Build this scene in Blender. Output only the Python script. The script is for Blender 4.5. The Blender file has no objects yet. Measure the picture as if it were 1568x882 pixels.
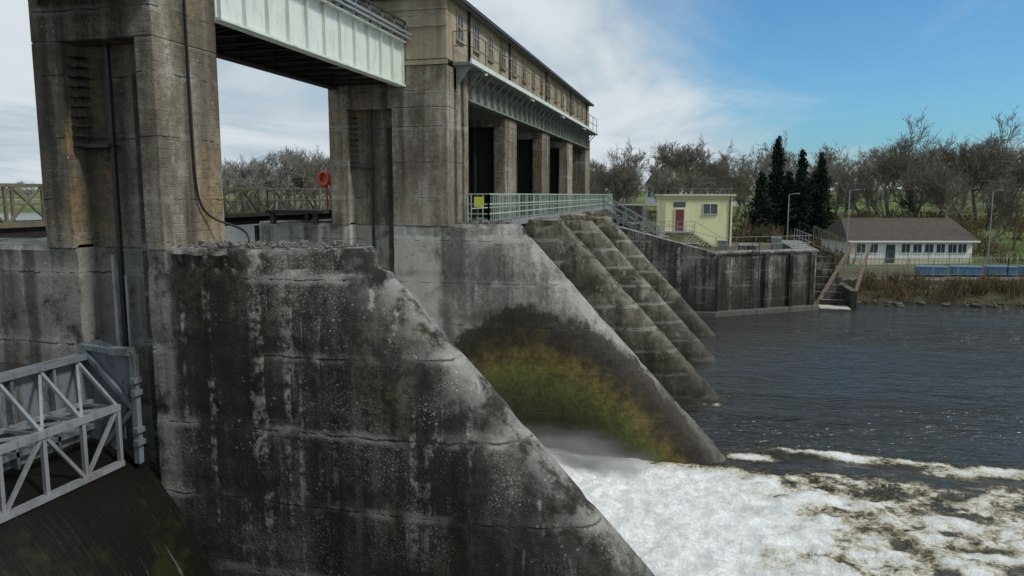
import bpy, bmesh, math, random
from mathutils import Vector, noise, Matrix
random.seed(7)
S=bpy.context.scene
C=S.collection
WZ=-8.8      # tail water level
UZ=-3.5      # head water level

# ------------------------------------------------------------------ materials
class NT:
    def __init__(s,mat):
        s.t=mat.node_tree; s.t.nodes.clear()
    def n(s,typ,ins=None,**kw):
        nd=s.t.nodes.new(typ)
        for k,v in kw.items(): setattr(nd,k,v)
        for k,v in (ins or {}).items():
            sk=nd.inputs[k]
            if isinstance(v,bpy.types.NodeSocket): s.t.links.new(v,sk)
            else: sk.default_value=v
        return nd
    def math(s,op,a,b=0.0,c=0.0,clamp=False):
        nd=s.n('ShaderNodeMath',operation=op,use_clamp=clamp)
        for i,v in enumerate((a,b,c)):
            if isinstance(v,bpy.types.NodeSocket): s.t.links.new(v,nd.inputs[i])
            else: nd.inputs[i].default_value=v
        return nd.outputs[0]
    def mix(s,f,a,b):
        nd=s.n('ShaderNodeMix',data_type='RGBA')
        for i,v in ((0,f),(6,a),(7,b)):
            if isinstance(v,bpy.types.NodeSocket): s.t.links.new(v,nd.inputs[i])
            else: nd.inputs[i].default_value=v if i==0 else (*v,1)
        return nd.outputs[2]
    def noise(s,vec,scale,detail=6,rough=.6,dist=0):
        return s.n('ShaderNodeTexNoise',{'Vector':vec,'Scale':scale,'Detail':detail,'Roughness':rough,'Distortion':dist}).outputs[0]
    def map(s,vec,sc,loc=(0,0,0)):
        return s.n('ShaderNodeMapping',{'Vector':vec,'Scale':sc,'Location':loc}).outputs[0]
    def sstep(s,v,a,b,lo=0.,hi=1.):
        nd=s.n('ShaderNodeMapRange',interpolation_type='SMOOTHSTEP')
        s.t.links.new(v,nd.inputs[0])
        for i,x in zip((1,2,3,4),(a,b,lo,hi)): nd.inputs[i].default_value=x
        return nd.outputs[0]
    def ramp(s,f,stops):
        nd=s.n('ShaderNodeValToRGB',{'Fac':f}); r=nd.color_ramp
        while len(r.elements)<len(stops): r.elements.new(.5)
        for e,(p,c) in zip(r.elements,stops): e.position=p; e.color=(*c,1)
        return nd.outputs[0]
    def scale(s,col,v):
        hs=s.n('ShaderNodeVectorMath',operation='SCALE'); s.t.links.new(col,hs.inputs[0]); s.t.links.new(v,hs.inputs['Scale']); return hs.outputs[0]
    def out(s,col,rough=.8,bump=None,bstr=.3,bdist=.02,metal=0.,spec=.5,**kw):
        b=s.n('ShaderNodeBsdfPrincipled',{'Base Color':col if isinstance(col,bpy.types.NodeSocket) else (*col,1),
              'Roughness':rough,'Metallic':metal,'Specular IOR Level':spec})
        if bump is not None:
            bp=s.n('ShaderNodeBump',{'Height':bump,'Strength':bstr,'Distance':bdist})
            s.t.links.new(bp.outputs[0],b.inputs['Normal'])
        o=s.n('ShaderNodeOutputMaterial'); s.t.links.new(b.outputs[0],o.inputs[0]); return b

def newmat(name):
    m=bpy.data.materials.new(name); m.use_nodes=True; return m,NT(m)

def concrete(name,cols,lichen=.5,drip=.5,yellow=.25,wet=False,lift=.95,topcol=(.36,.36,.33),toplight=True,low=(.028,.027,.019),band=None,boards=0.,joint=.75,bandcol=(.33,.32,.28),runs=.7):
    m,t=newmat(name)
    P=t.n('ShaderNodeTexCoord').outputs['Object']
    xyz=t.n('ShaderNodeSeparateXYZ',{'Vector':P}); X,Y,Z=xyz.outputs
    n1=t.noise(P,.42,4,.62,.3); n2=t.noise(t.map(P,(1,1,.09)),2.4,4,.65); n3=t.noise(P,6,5,.78); n4=t.noise(P,38,2,.7)
    n5=t.noise(P,1.7,5,.72)
    f=t.math('ADD',t.math('MULTIPLY',n1,.42),t.math('ADD',t.math('MULTIPLY',n2,.40),t.math('MULTIPLY',n3,.28)))
    f=t.math('ADD',f,t.math('MULTIPLY',n4,.12))
    col=t.ramp(f,[(.47,cols[0]),(.60,cols[1]),(.72,cols[2])])
    zw=t.math('ADD',t.math('DIVIDE',Z,lift),t.math('MULTIPLY',n5,.16))
    bl=t.math('MULTIPLY',t.sstep(n1,.50,.66),t.sstep(n3,.42,.60)); col=t.mix(t.math('MULTIPLY',bl,.5),col,cols[2])
    if band is not None:
        bx=t.math('ADD',X,t.math('MULTIPLY',t.math('SUBTRACT',n2,.5),.8))
        bf=t.math('MULTIPLY',t.sstep(bx,band-.12,band+.12,1,0),t.sstep(n5,.30,.50)); bf=t.math('MULTIPLY',bf,t.sstep(t.math('ADD',Z,n1),-6.4,-4.6))
        col=t.mix(t.math('MULTIPLY',bf,.78),col,bandcol)
    d=t.sstep(t.noise(t.map(P,(1,1,.03)),2.6,3,.6),.55,.63)
    d=t.math('MULTIPLY',d,t.sstep(n5,.42,.56)); d=t.math('MULTIPLY',d,t.sstep(n3,.40,.58))
    col=t.mix(t.math('MULTIPLY',d,drip),col,(.46,.45,.40))
    dk=t.sstep(t.noise(t.map(P,(1,1,.045),(7,3,1)),1.9,3,.6),.50,.66)
    col=t.mix(t.math('MULTIPLY',dk,runs),col,tuple(c*.5 for c in cols[0]))
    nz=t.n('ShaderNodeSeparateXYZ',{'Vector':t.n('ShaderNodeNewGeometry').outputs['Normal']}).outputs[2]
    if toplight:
        tf=t.math('MULTIPLY',t.sstep(nz,.12,.8),t.sstep(n5,.40,.58))  # brightness by upward normal put into the colour as pale lichen grey
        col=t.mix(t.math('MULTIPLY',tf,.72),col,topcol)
    y=t.math('MULTIPLY',t.sstep(t.noise(t.map(P,(1,1,.3),(3,8,2)),.9,4,.7),.53,.66),t.sstep(n3,.42,.56))
    col=t.mix(t.math('MULTIPLY',y,yellow),col,(.31,.215,.08))
    vo=t.n('ShaderNodeTexVoronoi',{'Vector':P,'Scale':8.0,'Randomness':1.0}).outputs['Distance']
    vo2=t.n('ShaderNodeTexVoronoi',{'Vector':P,'Scale':20.0,'Randomness':1.0}).outputs['Distance']
    sp=t.math('MAXIMUM',t.math('MULTIPLY',t.sstep(t.math('ADD',vo,t.math('MULTIPLY',n4,.3)),.27,.35,1,0),t.sstep(n5,.50,.60)),
                        t.math('MULTIPLY',t.sstep(vo2,.20,.29,1,0),t.sstep(n1,.46,.60)))
    col=t.mix(t.math('MULTIPLY',sp,lichen),col,(.50,.50,.45))
    fr=t.math('PINGPONG',zw,.5)
    ln=t.math('MULTIPLY',t.sstep(fr,.0,.022,1,0),t.sstep(n5,.46,.58))
    col=t.mix(t.math('MULTIPLY',ln,joint),col,(.03,.028,.024))
    rl=t.math('MULTIPLY',t.sstep(fr,.02,.10,1,0),t.sstep(n1,.48,.58)); rl=t.math('SUBTRACT',rl,ln,clamp=True)
    col=t.mix(t.math('MULTIPLY',rl,.5),col,(.42,.41,.37))
    brd=None
    if boards:
        brd=t.sstep(t.math('PINGPONG',t.math('ADD',t.math('MULTIPLY',Z,5.6),t.math('MULTIPLY',n3,.4)),.5),0,.10,1,0)
        brd=t.math('MULTIPLY',brd,t.sstep(n5,.42,.6))
        col=t.mix(t.math('MULTIPLY',brd,boards),col,tuple(c*.5 for c in cols[0]))
    rough=t.sstep(n3,.3,.7,.78,.97)
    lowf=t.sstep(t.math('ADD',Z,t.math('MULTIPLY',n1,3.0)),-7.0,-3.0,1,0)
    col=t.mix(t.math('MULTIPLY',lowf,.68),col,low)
    if wet:
        dx=t.math('ADD',X,6.0)
        mn=t.math('MINIMUM',dx,0); mx=t.math('MAXIMUM',dx,0)
        a=t.math('ADD',t.math('MULTIPLY',t.math('MULTIPLY',mn,mn),.27),t.math('MULTIPLY',t.math('MULTIPLY',mx,mx),.115))
        w0=t.math('SUBTRACT',t.math('SUBTRACT',-3.65,a),Z)
        w=t.math('ADD',w0,t.math('ADD',t.math('MULTIPLY',t.math('SUBTRACT',n5,.5),1.2),t.math('MULTIPLY',t.math('SUBTRACT',n2,.5),.8)))
        wc=t.ramp(t.math('DIVIDE',w,5.0),[(.0,(.05,.04,.03)),(.16,(.028,.022,.014)),(.25,(.045,.033,.014)),(.34,(.118,.088,.024)),(.44,(.110,.105,.022)),(.54,(.072,.084,.019)),(.70,(.036,.046,.014)),(.92,(.018,.020,.011))])
        g=t.sstep(t.math('ADD',t.math('MULTIPLY',n5,.45),t.math('MULTIPLY',n3,.55)),.38,.62,.5,1.4)
        wm=t.sstep(w,.0,.25)
        col=t.mix(wm,col,t.scale(wc,g))
        r=t.n('ShaderNodeMix'); t.t.links.new(wm,r.inputs[0]); t.t.links.new(rough,r.inputs[2]); r.inputs[3].default_value=.42; rough=r.outputs[0]
    h=t.math('ADD',t.math('MULTIPLY',n3,.7),t.math('MULTIPLY',n4,.45)); h=t.math('SUBTRACT',h,t.math('MULTIPLY',ln,.5))
    h=t.math('ADD',h,t.math('MULTIPLY',n5,.8))
    if brd is not None: h=t.math('SUBTRACT',h,t.math('MULTIPLY',brd,.2))
    t.out(col,rough,h,.85,.06,spec=.3)
    return m

def painted(name,col,rough=.5,dirt=(.10,.08,.05),amt=.35,metal=0.,scale=3.):
    m,t=newmat(name); P=t.n('ShaderNodeTexCoord').outputs['Object']
    n=t.noise(t.map(P,(1,1,.25)),scale,4,.7); n2=t.noise(P,scale*8,2,.7)
    f=t.math('MULTIPLY',t.sstep(t.math('ADD',t.math('MULTIPLY',n,.75),t.math('MULTIPLY',n2,.25)),.46,.66),amt)
    t.out(t.mix(f,col,dirt),rough,n2,.15,.01,metal); return m

def plain(name,col,rough=.7,var=.3,scale=4.,spec=.5,bstr=.2):
    m,t=newmat(name); P=t.n('ShaderNodeTexCoord').outputs['Object']
    n=t.noise(P,scale,4,.65)
    t.out(t.mix(t.sstep(n,.3,.7),tuple(c*(1-var) for c in col),tuple(min(1,c*(1+var)) for c in col)),rough,n,bstr,.02,spec=spec); return m

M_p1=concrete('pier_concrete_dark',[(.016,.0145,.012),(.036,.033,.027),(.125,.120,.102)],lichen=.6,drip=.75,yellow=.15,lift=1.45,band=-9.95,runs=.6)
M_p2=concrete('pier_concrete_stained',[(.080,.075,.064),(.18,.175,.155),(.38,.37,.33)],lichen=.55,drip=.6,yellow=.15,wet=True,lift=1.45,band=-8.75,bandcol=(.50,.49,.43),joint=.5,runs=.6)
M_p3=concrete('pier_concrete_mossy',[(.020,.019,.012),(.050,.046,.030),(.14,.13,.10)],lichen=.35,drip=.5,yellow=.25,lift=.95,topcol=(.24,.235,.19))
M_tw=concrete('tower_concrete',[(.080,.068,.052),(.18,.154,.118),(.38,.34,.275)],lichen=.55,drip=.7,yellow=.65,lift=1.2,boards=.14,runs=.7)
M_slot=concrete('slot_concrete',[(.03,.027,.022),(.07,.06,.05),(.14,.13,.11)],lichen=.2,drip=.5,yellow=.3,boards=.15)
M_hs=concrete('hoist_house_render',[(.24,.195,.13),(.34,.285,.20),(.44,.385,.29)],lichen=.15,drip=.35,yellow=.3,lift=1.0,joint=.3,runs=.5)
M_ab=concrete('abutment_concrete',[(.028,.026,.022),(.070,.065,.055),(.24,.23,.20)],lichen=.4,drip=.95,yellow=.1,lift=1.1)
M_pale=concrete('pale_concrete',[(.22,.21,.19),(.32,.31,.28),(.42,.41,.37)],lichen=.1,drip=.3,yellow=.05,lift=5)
M_grit=plain('grit',(.14,.135,.12),.95,.5,6)
M_spill=plain('wet_spillway',(.022,.021,.017),.28,.5,1.5)
M_green=painted('pale_green_steel',(.66,.72,.66),.5,(.22,.21,.16),.35)
M_greyst=painted('grey_green_steel',(.20,.22,.19),.6,(.07,.055,.035),.7)
M_galv=painted('galvanised_steel',(.32,.34,.36),.45,(.14,.13,.12),.6,.3)
M_gate=painted('gate_steel',(.18,.20,.22),.5,(.05,.045,.035),.9,.1)
M_dark=painted('dark_steel',(.03,.03,.032),.55,(.08,.05,.03),.4)
M_shade=painted('shade_dark_steel',(.026,.023,.019),.85,(.010,.010,.010),.7)  # near-black: shade under decks and inside openings put into the colour
M_olive=painted('olive_steel',(.16,.15,.10),.65,(.06,.05,.035),.6)
M_rail=painted('green_rail_paint',(.42,.52,.44),.5,(.2,.18,.12),.4)
M_black=plain('black_rubber',(.012,.012,.012),.5,.2)
M_glass=plain('window_glass',(.05,.06,.07),.1,.3,2.,.8,.03)
M_white=painted('white_render',(.80,.80,.77),.8,(.4,.38,.32),.25)
M_cream=painted('cream_plinth',(.55,.52,.38),.8,(.3,.28,.2),.3)
M_yell=painted('yellow_render',(.76,.74,.42),.85,(.42,.39,.2),.4,scale=1.2)
M_red=plain('red_door_paint',(.17,.04,.03),.5,.2)
M_orange=plain('lifebuoy_red',(.65,.07,.02),.4,.1)
M_blue=painted('blue_paint',(.10,.22,.36),.5,(.12,.14,.16),.6)
M_sign=plain('yellow_sign',(.70,.68,.12),.5,.1)
M_wood=plain('weathered_timber',(.14,.10,.07),.85,.35)

def roofmat():
    m,t=newmat('roof_tiles'); P=t.n('ShaderNodeTexCoord').outputs['Object']
    n=t.noise(P,1.5,6,.7); b=t.n('ShaderNodeTexBrick',{'Vector':P,'Scale':3.,'Mortar Size':.03,'Color1':(.06,.045,.038,1),'Color2':(.09,.072,.06,1),'Mortar':(.025,.02,.018,1)})
    t.out(t.mix(t.sstep(n,.4,.7,0,.5),b.outputs[0],(.10,.09,.06)),.9,n,.4,.03); return m
M_roof=roofmat()
def ground():
    m,t=newmat('grass_ground'); P=t.n('ShaderNodeTexCoord').outputs['Object']
    Y=t.n('ShaderNodeSeparateXYZ',{'Vector':P}).outputs[1]
    n=t.noise(P,.02,5,.65,.5); n2=t.noise(P,.5,5,.7); n3=t.noise(P,6,3,.7)
    f=t.math('ADD',t.math('MULTIPLY',n,.6),t.math('MULTIPLY',n2,.4))
    c=t.ramp(f,[(.38,(.10,.15,.04)),(.50,(.14,.19,.06)),(.57,(.15,.15,.07)),(.66,(.11,.09,.055))])
    c2=t.ramp(f,[(.42,(.07,.068,.035)),(.52,(.10,.085,.055)),(.60,(.15,.135,.105))])
    c=t.mix(t.sstep(Y,80,97),c2,c)
    c=t.mix(t.sstep(n3,.4,.7,0,.5),c,(.06,.055,.03)); t.out(c,.95,n3,.6,.08,spec=.15); return m
M_ground=ground()
def bark(name,c,v=.35):
    m,t=newmat(name); P=t.n('ShaderNodeTexCoord').outputs['Object']; oi=t.n('ShaderNodeObjectInfo').outputs['Random']
    n=t.noise(P,.7,1,.7)
    f=t.math('ADD',t.math('MULTIPLY',oi,.6),t.math('MULTIPLY',n,.4))
    t.out(t.mix(f,tuple(x*(1-v) for x in c),tuple(x*(1+v) for x in c)),.95,spec=.1); return m
M_bark=bark('winter_bark',(.165,.148,.118)); M_barkhaze=bark('winter_bark_hazed',(.235,.22,.195),.2)  # distant bark lightened and greyed, haze mixed into its colour
M_ivy=bark('ivy_leaves',(.055,.075,.028),.4); M_con=bark('conifer_needles',(.015,.028,.019),.45)
M_scrub=bark('dead_scrub',(.19,.14,.085),.4); M_scrubg=bark('scrub_leaves',(.08,.095,.038),.4); M_reed=bark('dry_reeds',(.30,.25,.15),.3)

# ------------------------------------------------------------------ mesh builder
class MB:
    def __init__(s): s.v=[];s.f=[]
    def box(s,x0,x1,y0,y1,z0,z1):
        b=len(s.v); s.v+=[(x0,y0,z0),(x1,y0,z0),(x1,y1,z0),(x0,y1,z0),(x0,y0,z1),(x1,y0,z1),(x1,y1,z1),(x0,y1,z1)]
        s.f+=[tuple(b+i for i in q) for q in ((0,3,2,1),(4,5,6,7),(0,1,5,4),(1,2,6,5),(2,3,7,6),(3,0,4,7))]; return s
    def beam(s,p,q,w=.06,h=None):
        h=h or w; p=Vector(p);q=Vector(q);d=(q-p)
        if d.length<1e-6: return s
        d.normalize(); up=Vector((0,0,1)) if abs(d.z)<.95 else Vector((0,1,0))
        a=d.cross(up).normalized()*w/2; c=a.cross(d).normalized()*h/2; b=len(s.v)
        for o in (p,q): s.v+=[tuple(o+a+c),tuple(o-a+c),tuple(o-a-c),tuple(o+a-c)]
        s.f+=[tuple(b+i for i in k) for k in ((0,1,2,3),(7,6,5,4),(0,4,5,1),(1,5,6,2),(2,6,7,3),(3,7,4,0))]; return s
    def poly(s,pts,closed=True):
        b=len(s.v); s.v+=[tuple(p) for p in pts]; s.f.append(tuple(range(b,b+len(pts)))); return s
    def rail(s,pts,h=1.1,step=1.2,rails=(1.,.5),w=.05,pw=.05,bal=0):
        for a,b in zip(pts[:-1],pts[1:]):
            a=Vector(a);b=Vector(b);L=(b-a).length;n=max(1,round(L/step))
            for i in range(n+1):
                p=a.lerp(b,i/n); s.beam(p,p+Vector((0,0,h)),pw)
            for r in rails: s.beam(a+Vector((0,0,h*r)),b+Vector((0,0,h*r)),w)
            if bal:
                k=int(L/bal)
                for i in range(k):
                    p=a.lerp(b,i/k); s.beam(p+Vector((0,0,.1)),p+Vector((0,0,h*.97)),.02)
        return s
    def obj(s,name,mat,parent=None,bevel=0,smooth=False):
        me=bpy.data.meshes.new(name); me.from_pydata(s.v,[],s.f); me.update()
        me.materials.append(mat)
        o=bpy.data.objects.new(name,me); C.objects.link(o)
        if parent: o.parent=parent
        if bevel:
            md=o.modifiers.new('b','BEVEL'); md.width=bevel; md.segments=2; md.limit_method='ANGLE'
        if smooth: smooth_angle(me)
        return o
def smooth_angle(me,ang=.6):
    bm=bmesh.new(); bm.from_mesh(me); bmesh.ops.recalc_face_normals(bm,faces=bm.faces)
    for f in bm.faces: f.smooth=True
    for e in bm.edges:
        e.smooth = not (len(e.link_faces)!=2 or e.calc_face_angle(0)>ang)
    bm.to_mesh(me); bm.free()
def empty(name):
    o=bpy.data.objects.new(name,None); C.objects.link(o); o.empty_display_size=.5; return o

# ------------------------------------------------------------------ piers
SL0,SL1=-12.1,-10.43
def xn(z):
    if z>-1.4: return -6.05+ (-1.0-z)*.55
    return -5.83+(-1.4-z)*(6.85/7.4)
def pier(y0,w,xface,mat,twmat,towertop,name='dam_pier',seed=0,sl1=SL1):
    par=empty(name); y1=y0+w
    zs=[-10.2]
    while zs[-1]<-1.35: zs.append(zs[-1]+.15)
    zs+=[-1.12,-1.0]
    rings=[]
    NS=2.5
    for k,z in enumerate(zs):
        ins=.07 if z==-1.0 else 0
        a=y0+ins;b=y1-ins;x=xn(z)-ins;pts=[]
        for i in range(6): pts.append((-15.2+(SL0+15.2)*i/5,a))
        pts+=[(SL0,a+.5),(SL1,a+.5)]
        xs=x-NS
        for i in range(30): pts.append((SL1+(xs-SL1)*i/29,a))
        mid=(a+b)/2;r=(b-a)/2
        for i in range(1,26):
            th=-math.pi/2+math.pi*i/26; pts.append((xs+NS*math.cos(th),mid+r*math.copysign(abs(math.sin(th))**.85,math.sin(th))))
        for i in range(30): pts.append((xs+(SL1-xs)*i/29,b))
        pts+=[(SL1,b-.5),(SL0,b-.5),(SL0,b)]
        pts.append((-15.2,b))
        for i in range(1,10):
            th=math.pi/2+math.pi*i/10; pts.append((-15.2+1.0*math.cos(th),mid+r*math.sin(th)))
        q=[]
        for (px,py) in pts:
            n=noise.fractal(Vector((px*.9,py*.9+seed,z*.9)),1,2,4)*.035
            e=0
            if k>=len(zs)-3 and px>-10: e=-abs(noise.noise(Vector((px*2.3,py*2.3+seed,3))))*.2
            lf=(z/1.45)%1; st_=-.03 if lf<.11 else 0
            dy=(1 if py<mid else -1)*(n+0.02-e*.6-st_)
            q.append((px+(n*1.0+st_)*(1 if px>xs else 0)+e*(px>xs),py+dy,z+e*.5))
        rings.append(q)
    mb=MB(); N=len(rings[0])
    for r in rings: mb.v+=r
    for k in range(len(rings)-1):
        for i in range(N):
            j=(i+1)%N; mb.f.append((k*N+i,k*N+j,(k+1)*N+j,(k+1)*N+i))
    mb.f.append(tuple((len(rings)-1)*N+i for i in range(N)))
    mb.obj('buttress',mat,par,smooth=True)
    if seed in (2,3):
        rng=random.Random(seed); g=MB()
        for i in range(420):
            x=rng.uniform(xface+.1,-6.5); y=rng.uniform(y0+.15,y1-.15)
            if x>-8.2 and abs(y-(y0+y1)/2)>.55: continue
            s_=rng.uniform(.008,.03)*(1+2*(rng.random()<.06)); g.beam((x,y,-1.0),(x+rng.gauss(0,.02),y+rng.gauss(0,.02),-1.0+s_),s_*1.8)
        g.obj('loose_grit',M_grit,par)
    XL=-12.8
    plan=[(XL,y0),(SL0,y0),(SL0,y0+.5),(sl1,y0+.5),(sl1,y0),(xface,y0),(xface,y1),(sl1,y1),(sl1,y1-.5),(SL0,y1-.5),(SL0,y1),(XL,y1)]
    t=MB(); n=len(plan)
    zt=min(2.93,towertop)
    for z in (-1.06,zt): t.v+=[(a,b,z) for a,b in plan]
    for i in range(n): j=(i+1)%n; t.f.append((i,j,n+j,n+i))
    t.f.append(tuple(range(n,2*n)))
    t.obj('tower_shaft',twmat,par,bevel=.03)
    if towertop>2.93:
        MB().box(XL,xface,y0,y1,2.93,towertop).obj('tower_head',twmat,par,bevel=.03)
    g=MB()
    g.box(SL0+.72,SL0+.80,y0+.30,y0+.38,-3.2,2.9)
    g.box(SL0+.02,SL0+.75,y0+.2,y0+.49,.92,.99)
    for i in range(10): g.box(SL0+.02,SL0+.22,y0+.12,y0+.42,.95+i*.19,.98+i*.19)
    g.obj('guide_rail',M_dark,par)
    if sl1!=SL1:
        MB().box(SL0+.9,sl1-.01,y0+.38,y0+.49,-1.0,2.9).box(-9.9,-9.8,y0+.05,y0+.38,-1.0,2.9).obj('slot_shade_panel',M_shade,par)  # dark panels that paint in the shade of the span openings
    else:
        MB().box(SL1-.26,SL1-.02,y0+.2,y0+.49,-6,2.3).obj('slot_shade_panel',M_slot,par)
        MB().box(SL0+.65,SL0+.70,y0+.2,y0+.25,-5,-1.2).box(SL0+.95,SL0+1.0,y0+.2,y0+.25,-5,-1.6).obj('guide_pipe',M_galv,par)
    return par
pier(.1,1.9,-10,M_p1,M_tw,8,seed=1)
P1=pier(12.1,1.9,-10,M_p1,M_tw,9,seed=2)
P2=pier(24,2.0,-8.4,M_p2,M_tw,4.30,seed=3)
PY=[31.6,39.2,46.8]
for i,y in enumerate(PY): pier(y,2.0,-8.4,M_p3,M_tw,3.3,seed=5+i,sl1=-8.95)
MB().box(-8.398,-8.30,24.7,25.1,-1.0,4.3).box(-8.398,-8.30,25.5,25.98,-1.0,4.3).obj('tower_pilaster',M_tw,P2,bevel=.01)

cu=bpy.data.curves.new('power_cable','CURVE'); cu.dimensions='3D'; cu.bevel_depth=.025
pts=[(-9.96,13.0,8),(-9.96,13.0,3),(-9.96,13.02,1.2),(-9.95,13.03,.2),(-9.94,13.12,-.25),(-9.88,13.4,-.5),(-9.6,13.6,-.62),(-9.35,13.7,-.72),(-9.2,13.68,-.85),(-9.15,13.6,-1.05)]
sp=cu.splines.new('NURBS'); sp.points.add(len(pts)-1); sp.use_endpoint_u=True
for p,q in zip(sp.points,pts): p.co=(*q,1)
o=bpy.data.objects.new('power_cable',cu); C.objects.link(o); cu.materials.append(M_black)
o.parent=P1

# ------------------------------------------------------------------ spillways
def spill(y0,y1,mat,name='spillway'):
    mb=MB(); prof=[(-15,-7),(-13.6,-5.4),(-12.9,-5.0),(-12.3,-4.9)]
    x=-12
    while x<-8.2: prof.append((x,-4.9-.36*(x+12)**2)); x+=.2
    prof+=[(-7.6,-10.2)]
    ys=[y0+(y1-y0)*i/24 for i in range(25)]
    for (px,pz) in prof:
        for y in ys: mb.v.append((px,y,pz+noise.fractal(Vector((px,y*2,0)),1,2,3)*.03))
    n=len(ys)
    for i in range(len(prof)-1):
        for j in range(n-1): mb.f.append((i*n+j,(i+1)*n+j,(i+1)*n+j+1,i*n+j+1))
    return mb.obj(name,mat,smooth=True)
def spillwater():
    m,t=newmat('thin_sheet_water'); P=t.n('ShaderNodeTexCoord').outputs['Object']
    n=t.noise(t.map(P,(.22,5,.22)),2.2,6,.8,.25); n2=t.noise(P,.8,3); n3=t.noise(P,.9,4,.7)
    z=t.n('ShaderNodeSeparateXYZ',{'Vector':P}).outputs[2]
    f=t.math('MULTIPLY',t.sstep(n,.57,.70),t.sstep(t.math('SUBTRACT',n2,t.math('MULTIPLY',t.math('ADD',z,6.6),.07)),.50,.66))
    c=t.mix(t.sstep(n3,.50,.66),(.008,.0075,.006),(.018,.020,.008))
    c=t.mix(f,c,(.45,.45,.42)); t.out(c,.3,n,.35,.03,spec=.28); return m
def spillfoam():
    m,t=newmat('falling_white_water'); P=t.n('ShaderNodeTexCoord').outputs['Object']
    n=t.noise(t.map(P,(.5,5,.5)),1.6,6,.75,.3)
    t.out(t.mix(t.sstep(n,.35,.65),(.25,.22,.12),(.8,.8,.76)),.5,n,.6,.06); return m
M_sw=spillwater(); M_sf=spillfoam()
spill(2,12.15,M_sw); spill(13.95,24.05,M_sf)
for a,b in ((25.95,31.65),(33.55,39.25),(41.15,46.85),(48.75,55)): spill(a,b,M_spill)

def gate(y0,y1):
    par=empty('sluice_gate')
    g=MB(); g.box(-12.02,-11.95,y0,y1,-5.9,-3.25); g.box(-12.05,-11.75,y0,y1,-3.25,-3.15); g.box(-12.05,-11.8,y0,y1,-4.7,-4.6)
    n=int((y1-y0)/.9)
    for i in range(n+1):
        y=y0+.04+(y1-y0-.08)*i/n; g.box(-11.95,-11.8,y-.03,y+.03,-5.9,-3.25)
    g.obj('gate_plate',M_gate,par)
    t=MB(); xo=-10.95;zt=-4.12;zb=-5.25
    t.beam((xo,y0,zt),(xo,y1-.35,zt),.12); t.beam((xo,y0,zb),(xo,y1-.35,zb),.14,.1)
    t.beam((-11.8,y0,zt),(-11.8,y1,zt),.08); t.beam((-11.8,y0,zb),(-11.8,y1,zb),.08)
    n=int((y1-y0)/.85); ys=[y1-.38-i*.85 for i in range(n+1)]
    for i,y in enumerate(ys):
        t.beam((xo,y,zt),(xo,y,zb),.075); t.beam((xo,y,zt),(-11.8,y,zt),.06); t.beam((xo,y,zb),(-11.8,y,zb),.06)
        t.beam((-11.85,y,-3.25),(xo,y,zt),.06)
        if i<n:
            y2=ys[i+1]
            if i%2: t.beam((xo,y,zb),(xo,y2,zt),.06)
            else: t.beam((xo,y,zt),(xo,y2,zb),.06)
            t.beam((xo,y,zt),(-11.8,y2,zt),.05); t.beam((xo,y,zb),(-11.8,y2,zb),.05)
            t.beam((-11.83,y,-3.3),(xo,y2,zt),.05)
    t.obj('lattice_girder',M_galv,par)
    e=MB(); 
    e.poly([(-11.98,y1-.1,-3.0),(-11.55,y1-.1,-2.85),(-10.75,y1-.1,-3.1),(-10.62,y1-.1,-3.3),(-10.80,y1-.1,-3.4),(-11.3,y1-.1,-5.7),(-11.98,y1-.1,-5.8)])
    e.beam((-11.95,y1-.15,-3.0),(-10.7,y1-.15,-3.1),.1); e.beam((-10.7,y1-.15,-3.1),(-10.72,y1-.15,-5.3),.12); e.beam((-11.9,y1-.16,-3.05),(-10.75,y1-.16,-4.2),.09)
    e.beam((-10.75,y1-.16,-4.2),(-11.9,y1-.16,-5.4),.09)
    for z in (-3.6,-3.85,-4.6,-4.85): e.box(-10.70,-10.58,y1-.3,y1-.1,z-.05,z+.05)
    e.box(-11.2,-10.75,y1-.25,y1-.06,-3.12,-2.98)
    for z in (-3.7,-4.5,-5.1):
        for k in range(4): e.box(-11.9+k*.28,-11.86+k*.28,y1-.13,y1-.09,z,z+.04)
    e.obj('end_frame',M_gate,par)
gate(2.1,12.05)
def panels(y0,y1):
    par=empty('lift_gate'); g=MB().box(-10.6,-10.45,y0,y1,-1.4,3.3)
    for z in (-1.2,-.2,.8,1.8,2.8): g.box(-10.45,-10.2,y0,y1,z-.06,z+.06)
    n=5
    for i in range(1,n): y=y0+(y1-y0)*i/n; g.box(-10.45,-10.28,y-.04,y+.04,-1.4,3.3)
    g.obj('gate_leaf',M_shade,par)
    MB().box(-12.0,-11.7,y0,y1,-9,-1.41).obj('lower_gate_leaf',M_shade,par)
for a,b in ((26,31.6),(33.6,39.2),(41.2,46.8),(48.8,54.6)): panels(a+.02,b-.02)

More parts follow.
